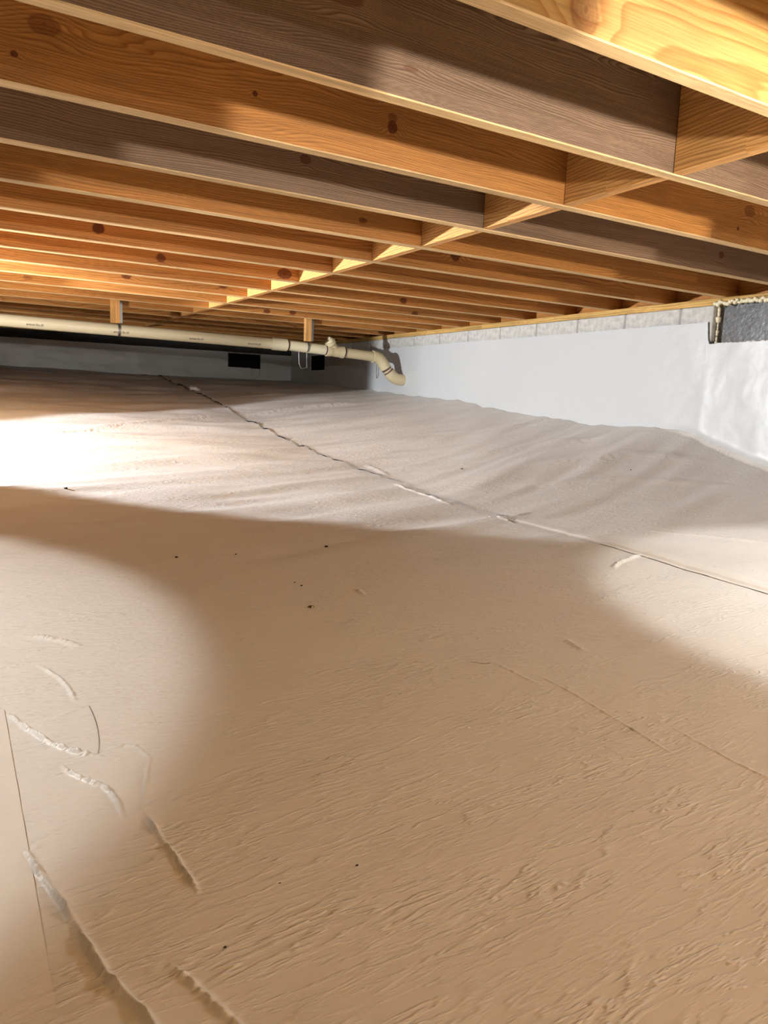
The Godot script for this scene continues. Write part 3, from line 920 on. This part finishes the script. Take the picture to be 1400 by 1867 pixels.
# ------------------------------------------------------------------ drain pipe and its hangers
func plumbing() -> void:
	var zp := -5.95
	var t := thing("drain_pipe", Vector3(0, 0, zp))
	tag(t, "long cream plastic drain pipe crossing the far end and turning into the right wall", "pipe")
	var R := 0.0445
	var ax := func(x: float) -> Vector3:
		if x < 2.6: return Vector3(x, lerpf(0.4605, 0.4345, (x - 0.34) / 2.2), 0)
		return Vector3(x, lerpf(0.4335, 0.390, (x - 2.6) / 0.76), 0)
	var m := MB.new()
	tube(m, [ax.call(-2.598), ax.call(2.50)], [R, R], 28)
	put("pipe", m.mesh(M.pvc), t)
	m = MB.new()
	tube(m, [ax.call(2.37), ax.call(2.371), ax.call(2.44), ax.call(2.50), ax.call(2.501)], [R, R + 0.007, R + 0.007, R + 0.007, R], 28, false)
	put("coupling", m.mesh(M.pvc), t)
	m = MB.new()
	tube(m, [ax.call(2.49), ax.call(2.92)], [R - 0.001, R - 0.001], 28)
	put("pipe", m.mesh(M.pvc), t)
	for x in [2.505, 2.86, 3.045, 3.35]:
		m = MB.new()
		tube(m, [ax.call(x), ax.call(x + 0.011)], [R + 0.0012, R + 0.0012], 28, false)
		put("primer_stain", m.mesh(M.primer), t).set_meta("label", "dark purple primer stain round the joint")
	# cleanout wye with its plug
	m = MB.new()
	tube(m, [ax.call(2.875), ax.call(2.876), ax.call(2.91), ax.call(2.93), ax.call(3.0), ax.call(3.04), ax.call(3.041)], [R, R + 0.008, R + 0.008, R + 0.004, R + 0.005, R + 0.009, R], 28, false)
	var c: Vector3 = ax.call(2.97)
	tube(m, [c, c + Vector3(-0.05, 0.052, 0.015), c + Vector3(-0.056, 0.058, 0.017), c + Vector3(-0.075, 0.082, 0.022)], [R * 0.85, R * 0.85, R * 1.05, R * 1.05], 24)
	put("cleanout_tee", m.mesh(M.pvc_old), t)
	m = MB.new()
	tube(m, [c + Vector3(-0.072, 0.080, 0.022), c + Vector3(-0.082, 0.092, 0.024)], [R * 0.8, R * 0.75], 20)
	cbox(m, c + Vector3(-0.095, 0.087, 0.012), c + Vector3(-0.070, 0.118, 0.038), 0.004)
	put("cleanout_plug", m.mesh(M.pvc), t)
	m = MB.new()
	tube(m, [ax.call(3.03), ax.call(3.37)], [R - 0.001, R - 0.001], 28)
	put("pipe", m.mesh(M.pvc_old), t)
	# elbow down and into the wall
	var a: Vector3 = ax.call(3.34)
	m = MB.new()
	tube(m, [a, ax.call(3.341), ax.call(3.375), Vector3(3.405, 0.378, 0.006), Vector3(3.435, 0.350, 0.01), Vector3(3.455, 0.322, 0.014), Vector3(3.475, 0.292, 0.018), Vector3(3.476, 0.2905, 0.018)], [R, R + 0.008, R + 0.009, R + 0.008, R + 0.006, R + 0.008, R + 0.009, R], 28, false)
	put("elbow", m.mesh(M.pvc_old), t)
	m = MB.new()
	tube(m, [Vector3(3.47, 0.30, 0.018), Vector3(3.515, 0.250, 0.024)], [R, R], 28)
	put("pipe", m.mesh(M.pvc_old), t)
	m = MB.new()
	tube(m, [Vector3(3.477, 0.292, 0.018), Vector3(3.485, 0.282, 0.019)], [R + 0.0015, R + 0.0015], 28, false)
	put("primer_stain", m.mesh(M.primer), t)
	m = MB.new()
	tube(m, [Vector3(3.497, 0.270, 0.021), Vector3(3.504, 0.262, 0.022)], [R + 0.0015, R + 0.0015], 28, false)
	put("primer_stain", m.mesh(M.primer), t)
	m = MB.new()
	tube(m, [Vector3(3.505, 0.262, 0.022), Vector3(3.506, 0.261, 0.022), Vector3(3.53, 0.232, 0.028), Vector3(3.565, 0.208, 0.034), Vector3(3.61, 0.196, 0.04), Vector3(3.652, 0.194, 0.045)], [R, R + 0.008, R + 0.009, R + 0.008, R + 0.008, R + 0.008], 28, false)
	put("elbow", m.mesh(M.pvc_old), t)
	# rows of printed marks on the pipe
	var font := SystemFont.new()
	font.font_names = PackedStringArray(["Droid Sans"])
	for x in [0.56, 1.15, 1.72, 2.20]:
		var tm := TextMesh.new()
		tm.text = "ansun Ru JR"
		tm.font = font
		tm.font_size = 20
		tm.pixel_size = 0.00105
		tm.depth = 0.0008
		tm.material = M.ink
		var o := put("printed_marks", tm, t)
		var p: Vector3 = ax.call(x)
		o.position = p + Vector3(0, -0.40, 0.917) * (R + 0.0004)
		o.rotation = Vector3(0.41, 0, -0.0118)
	# wooden cleats nailed to a joist, each with a metal strap round the pipe
	var joist_z := Z0 - GAP * 12 + 0.038
	for s in [[1.098, "left of the far vent", 0.066, 0.0], [2.655, "beside the cleanout fitting", 0.058, 0.03]]:
		var zf := joist_z + 0.0006
		var h := thing("pipe_hanger", Vector3(s[0], H0, zf))
		tag(h, "pale wooden cleat and thin metal strap holding the pipe, %s" % s[1], "hanger", "pipe hangers")
		var w := MB.new()
		var px: Vector3 = ax.call(s[0])
		cbox(w, Vector3(-s[2] * 0.5, px.y + R - 0.002 - H0, 0.0), Vector3(s[2] * 0.5, 0.09, 0.036), 0.002, 1, 0.8, 4.0, Vector2(0.3, 0))
		put("cleat", w.mesh(M.block), h)
		w = MB.new()
		var zc := zp - zf
		var sx: float = s[2] * 0.5 + 0.006
		var path: Array = []
		path.append(Vector3(sx, 0.03, 0.037))
		path.append(Vector3(sx, px.y + R - H0, 0.038))
		for j in 13:
			var an := PI * 0.5 - PI * j / 12.0
			path.append(Vector3(sx, px.y - H0 + sin(an) * (R + 0.002), zc + cos(an) * (R + 0.002)))
		for j in path.size() - 1:
			var p0: Vector3 = path[j]
			var p1: Vector3 = path[j + 1]
			if p0.distance_to(p1) < 1e-4: continue
			var nn := (p1 - p0).cross(Vector3.RIGHT).normalized()
			var hw := Vector3(0.009, 0, 0)
			w.quad(p0 - hw + nn * 0.001, p0 + hw + nn * 0.001, p1 + hw + nn * 0.001, p1 - hw + nn * 0.001, nn)
			w.quad(p0 - hw - nn * 0.001, p0 + hw - nn * 0.001, p1 + hw - nn * 0.001, p1 - hw - nn * 0.001, -nn)
		put("strap", w.mesh(M.steel), h)
		if s[3] > 0.0:
			w = MB.new()
			tube(w, [Vector3(sx, px.y - R - H0, zc), Vector3(sx + 0.002, px.y - R - H0 - 0.13, zc), Vector3(sx - 0.05, px.y - R - H0 - 0.14, zc), Vector3(sx - 0.07, px.y - R - H0 - 0.10, zc), Vector3(sx - 0.075, px.y - R - H0, zc)], [0.004, 0.004, 0.004, 0.004, 0.004], 8)
			put("strap_tail", w.mesh(M.steel), h)

# ------------------------------------------------------------------ crumbs on the liner
func small_things() -> void:
	M.chip = plain(Color(0.16, 0.10, 0.05), 0.7)
	M.shiny = plain(Color(0.75, 0.65, 0.42), 0.25); M.shiny.metallic = 0.6
	var spots := [[0.975, -1.983, 0.006], [0.724, -1.603, 0.003], [0.721, -1.638, 0.0022], [0.187, -0.558, 0.0015], [0.343, -0.607, 0.0016], [0.262, -0.617, 0.0010], [0.520, -1.979, 0.004], [0.685, -1.970, 0.003], [2.296, -3.098, 0.006], [2.960, -2.571, 0.004], [0.376, -3.032, 0.007]]
	var say := ["dark elongated wood chip on the liner beyond the shiny flake", "small dark crumb just above the shiny flake", "tiny dark crumb beside the larger crumb above the shiny flake", "tiny dark crumb near the lower left of the liner", "small brown crumb in the middle of the near liner", "tiny brown crumb in the near liner centre left", "dark crumb on the liner at the left of the shadowed dip", "dark crumb just left of the elongated wood chip", "dark crumb on the far side of the right liner sheet", "dark crumb on the right liner sheet below the wall", "dark crumb on the bright patch at the left"]
	for k in spots.size():
		var s: Array = spots[k]
		var b := MB.new()
		lump(b, Vector3.ZERO, Vector3(s[2], s[2] * 0.5, s[2] * 0.6), 300 + k, 0.7)
		var o := put("debris_crumb", b.mesh(M.chip))
		o.position = Vector3(s[0], liner_y(s[0], s[1]) + s[2] * 0.35 + (0.003 if s[0] > 1.88 else 0.0), s[1])
		tag(o, say[k], "debris", "crumbs on the liner")
	var t := thing("metal_flake", Vector3(0.674, liner_y(0.674, -1.439) + 0.002, -1.439))
	tag(t, "shiny crumpled flake lying on the liner in the middle of the floor", "debris")
	var f := MB.new()
	lump(f, Vector3.ZERO, Vector3(0.007, 0.0025, 0.005), 7, 0.9)
	put("flake", f.mesh(M.shiny), t)
	f = MB.new()
	lump(f, Vector3(-0.003, 0.001, 0.003), Vector3(0.003, 0.002, 0.002), 9, 0.8)
	put("dark_core", f.mesh(M.chip), t)
	var sc := thing("liner_scrap", Vector3(1.90, liner_y(1.90, -6.62) + 0.016, -6.62))
	tag(sc, "small crumpled white scrap of liner beside the far end of the long seam", "scrap")
	f = MB.new()
	lump(f, Vector3.ZERO, Vector3(0.05, 0.022, 0.06), 21, 1.1)
	put("crumpled_sheet", f.mesh(M.tape), sc)
	# a few loose threads
	for w in [[0.163, -1.12, 0.165, -1.02, 0.150, -0.965, "thin dark thread lying on the liner beside the left folds"], [0.806, -1.03, 0.822, -1.005, 0.836, -1.01, "short brown fibre on the liner in the middle distance"]]:
		var b := MB.new()
		var pts: Array = []
		for j in 9:
			var u := j / 8.0
			var p := Vector2(w[0], w[1]).lerp(Vector2(w[2], w[3]), u).lerp(Vector2(w[2], w[3]).lerp(Vector2(w[4], w[5]), u), u)
			pts.append(Vector3(p.x, liner_y(p.x, p.y) + 0.0009, p.y))
		var rd: Array = []
		for j in 9: rd.append(0.0003)
		tube(b, pts, rd, 6)
		tag(put("loose_thread", b.mesh(M.chip)), w[6], "thread")
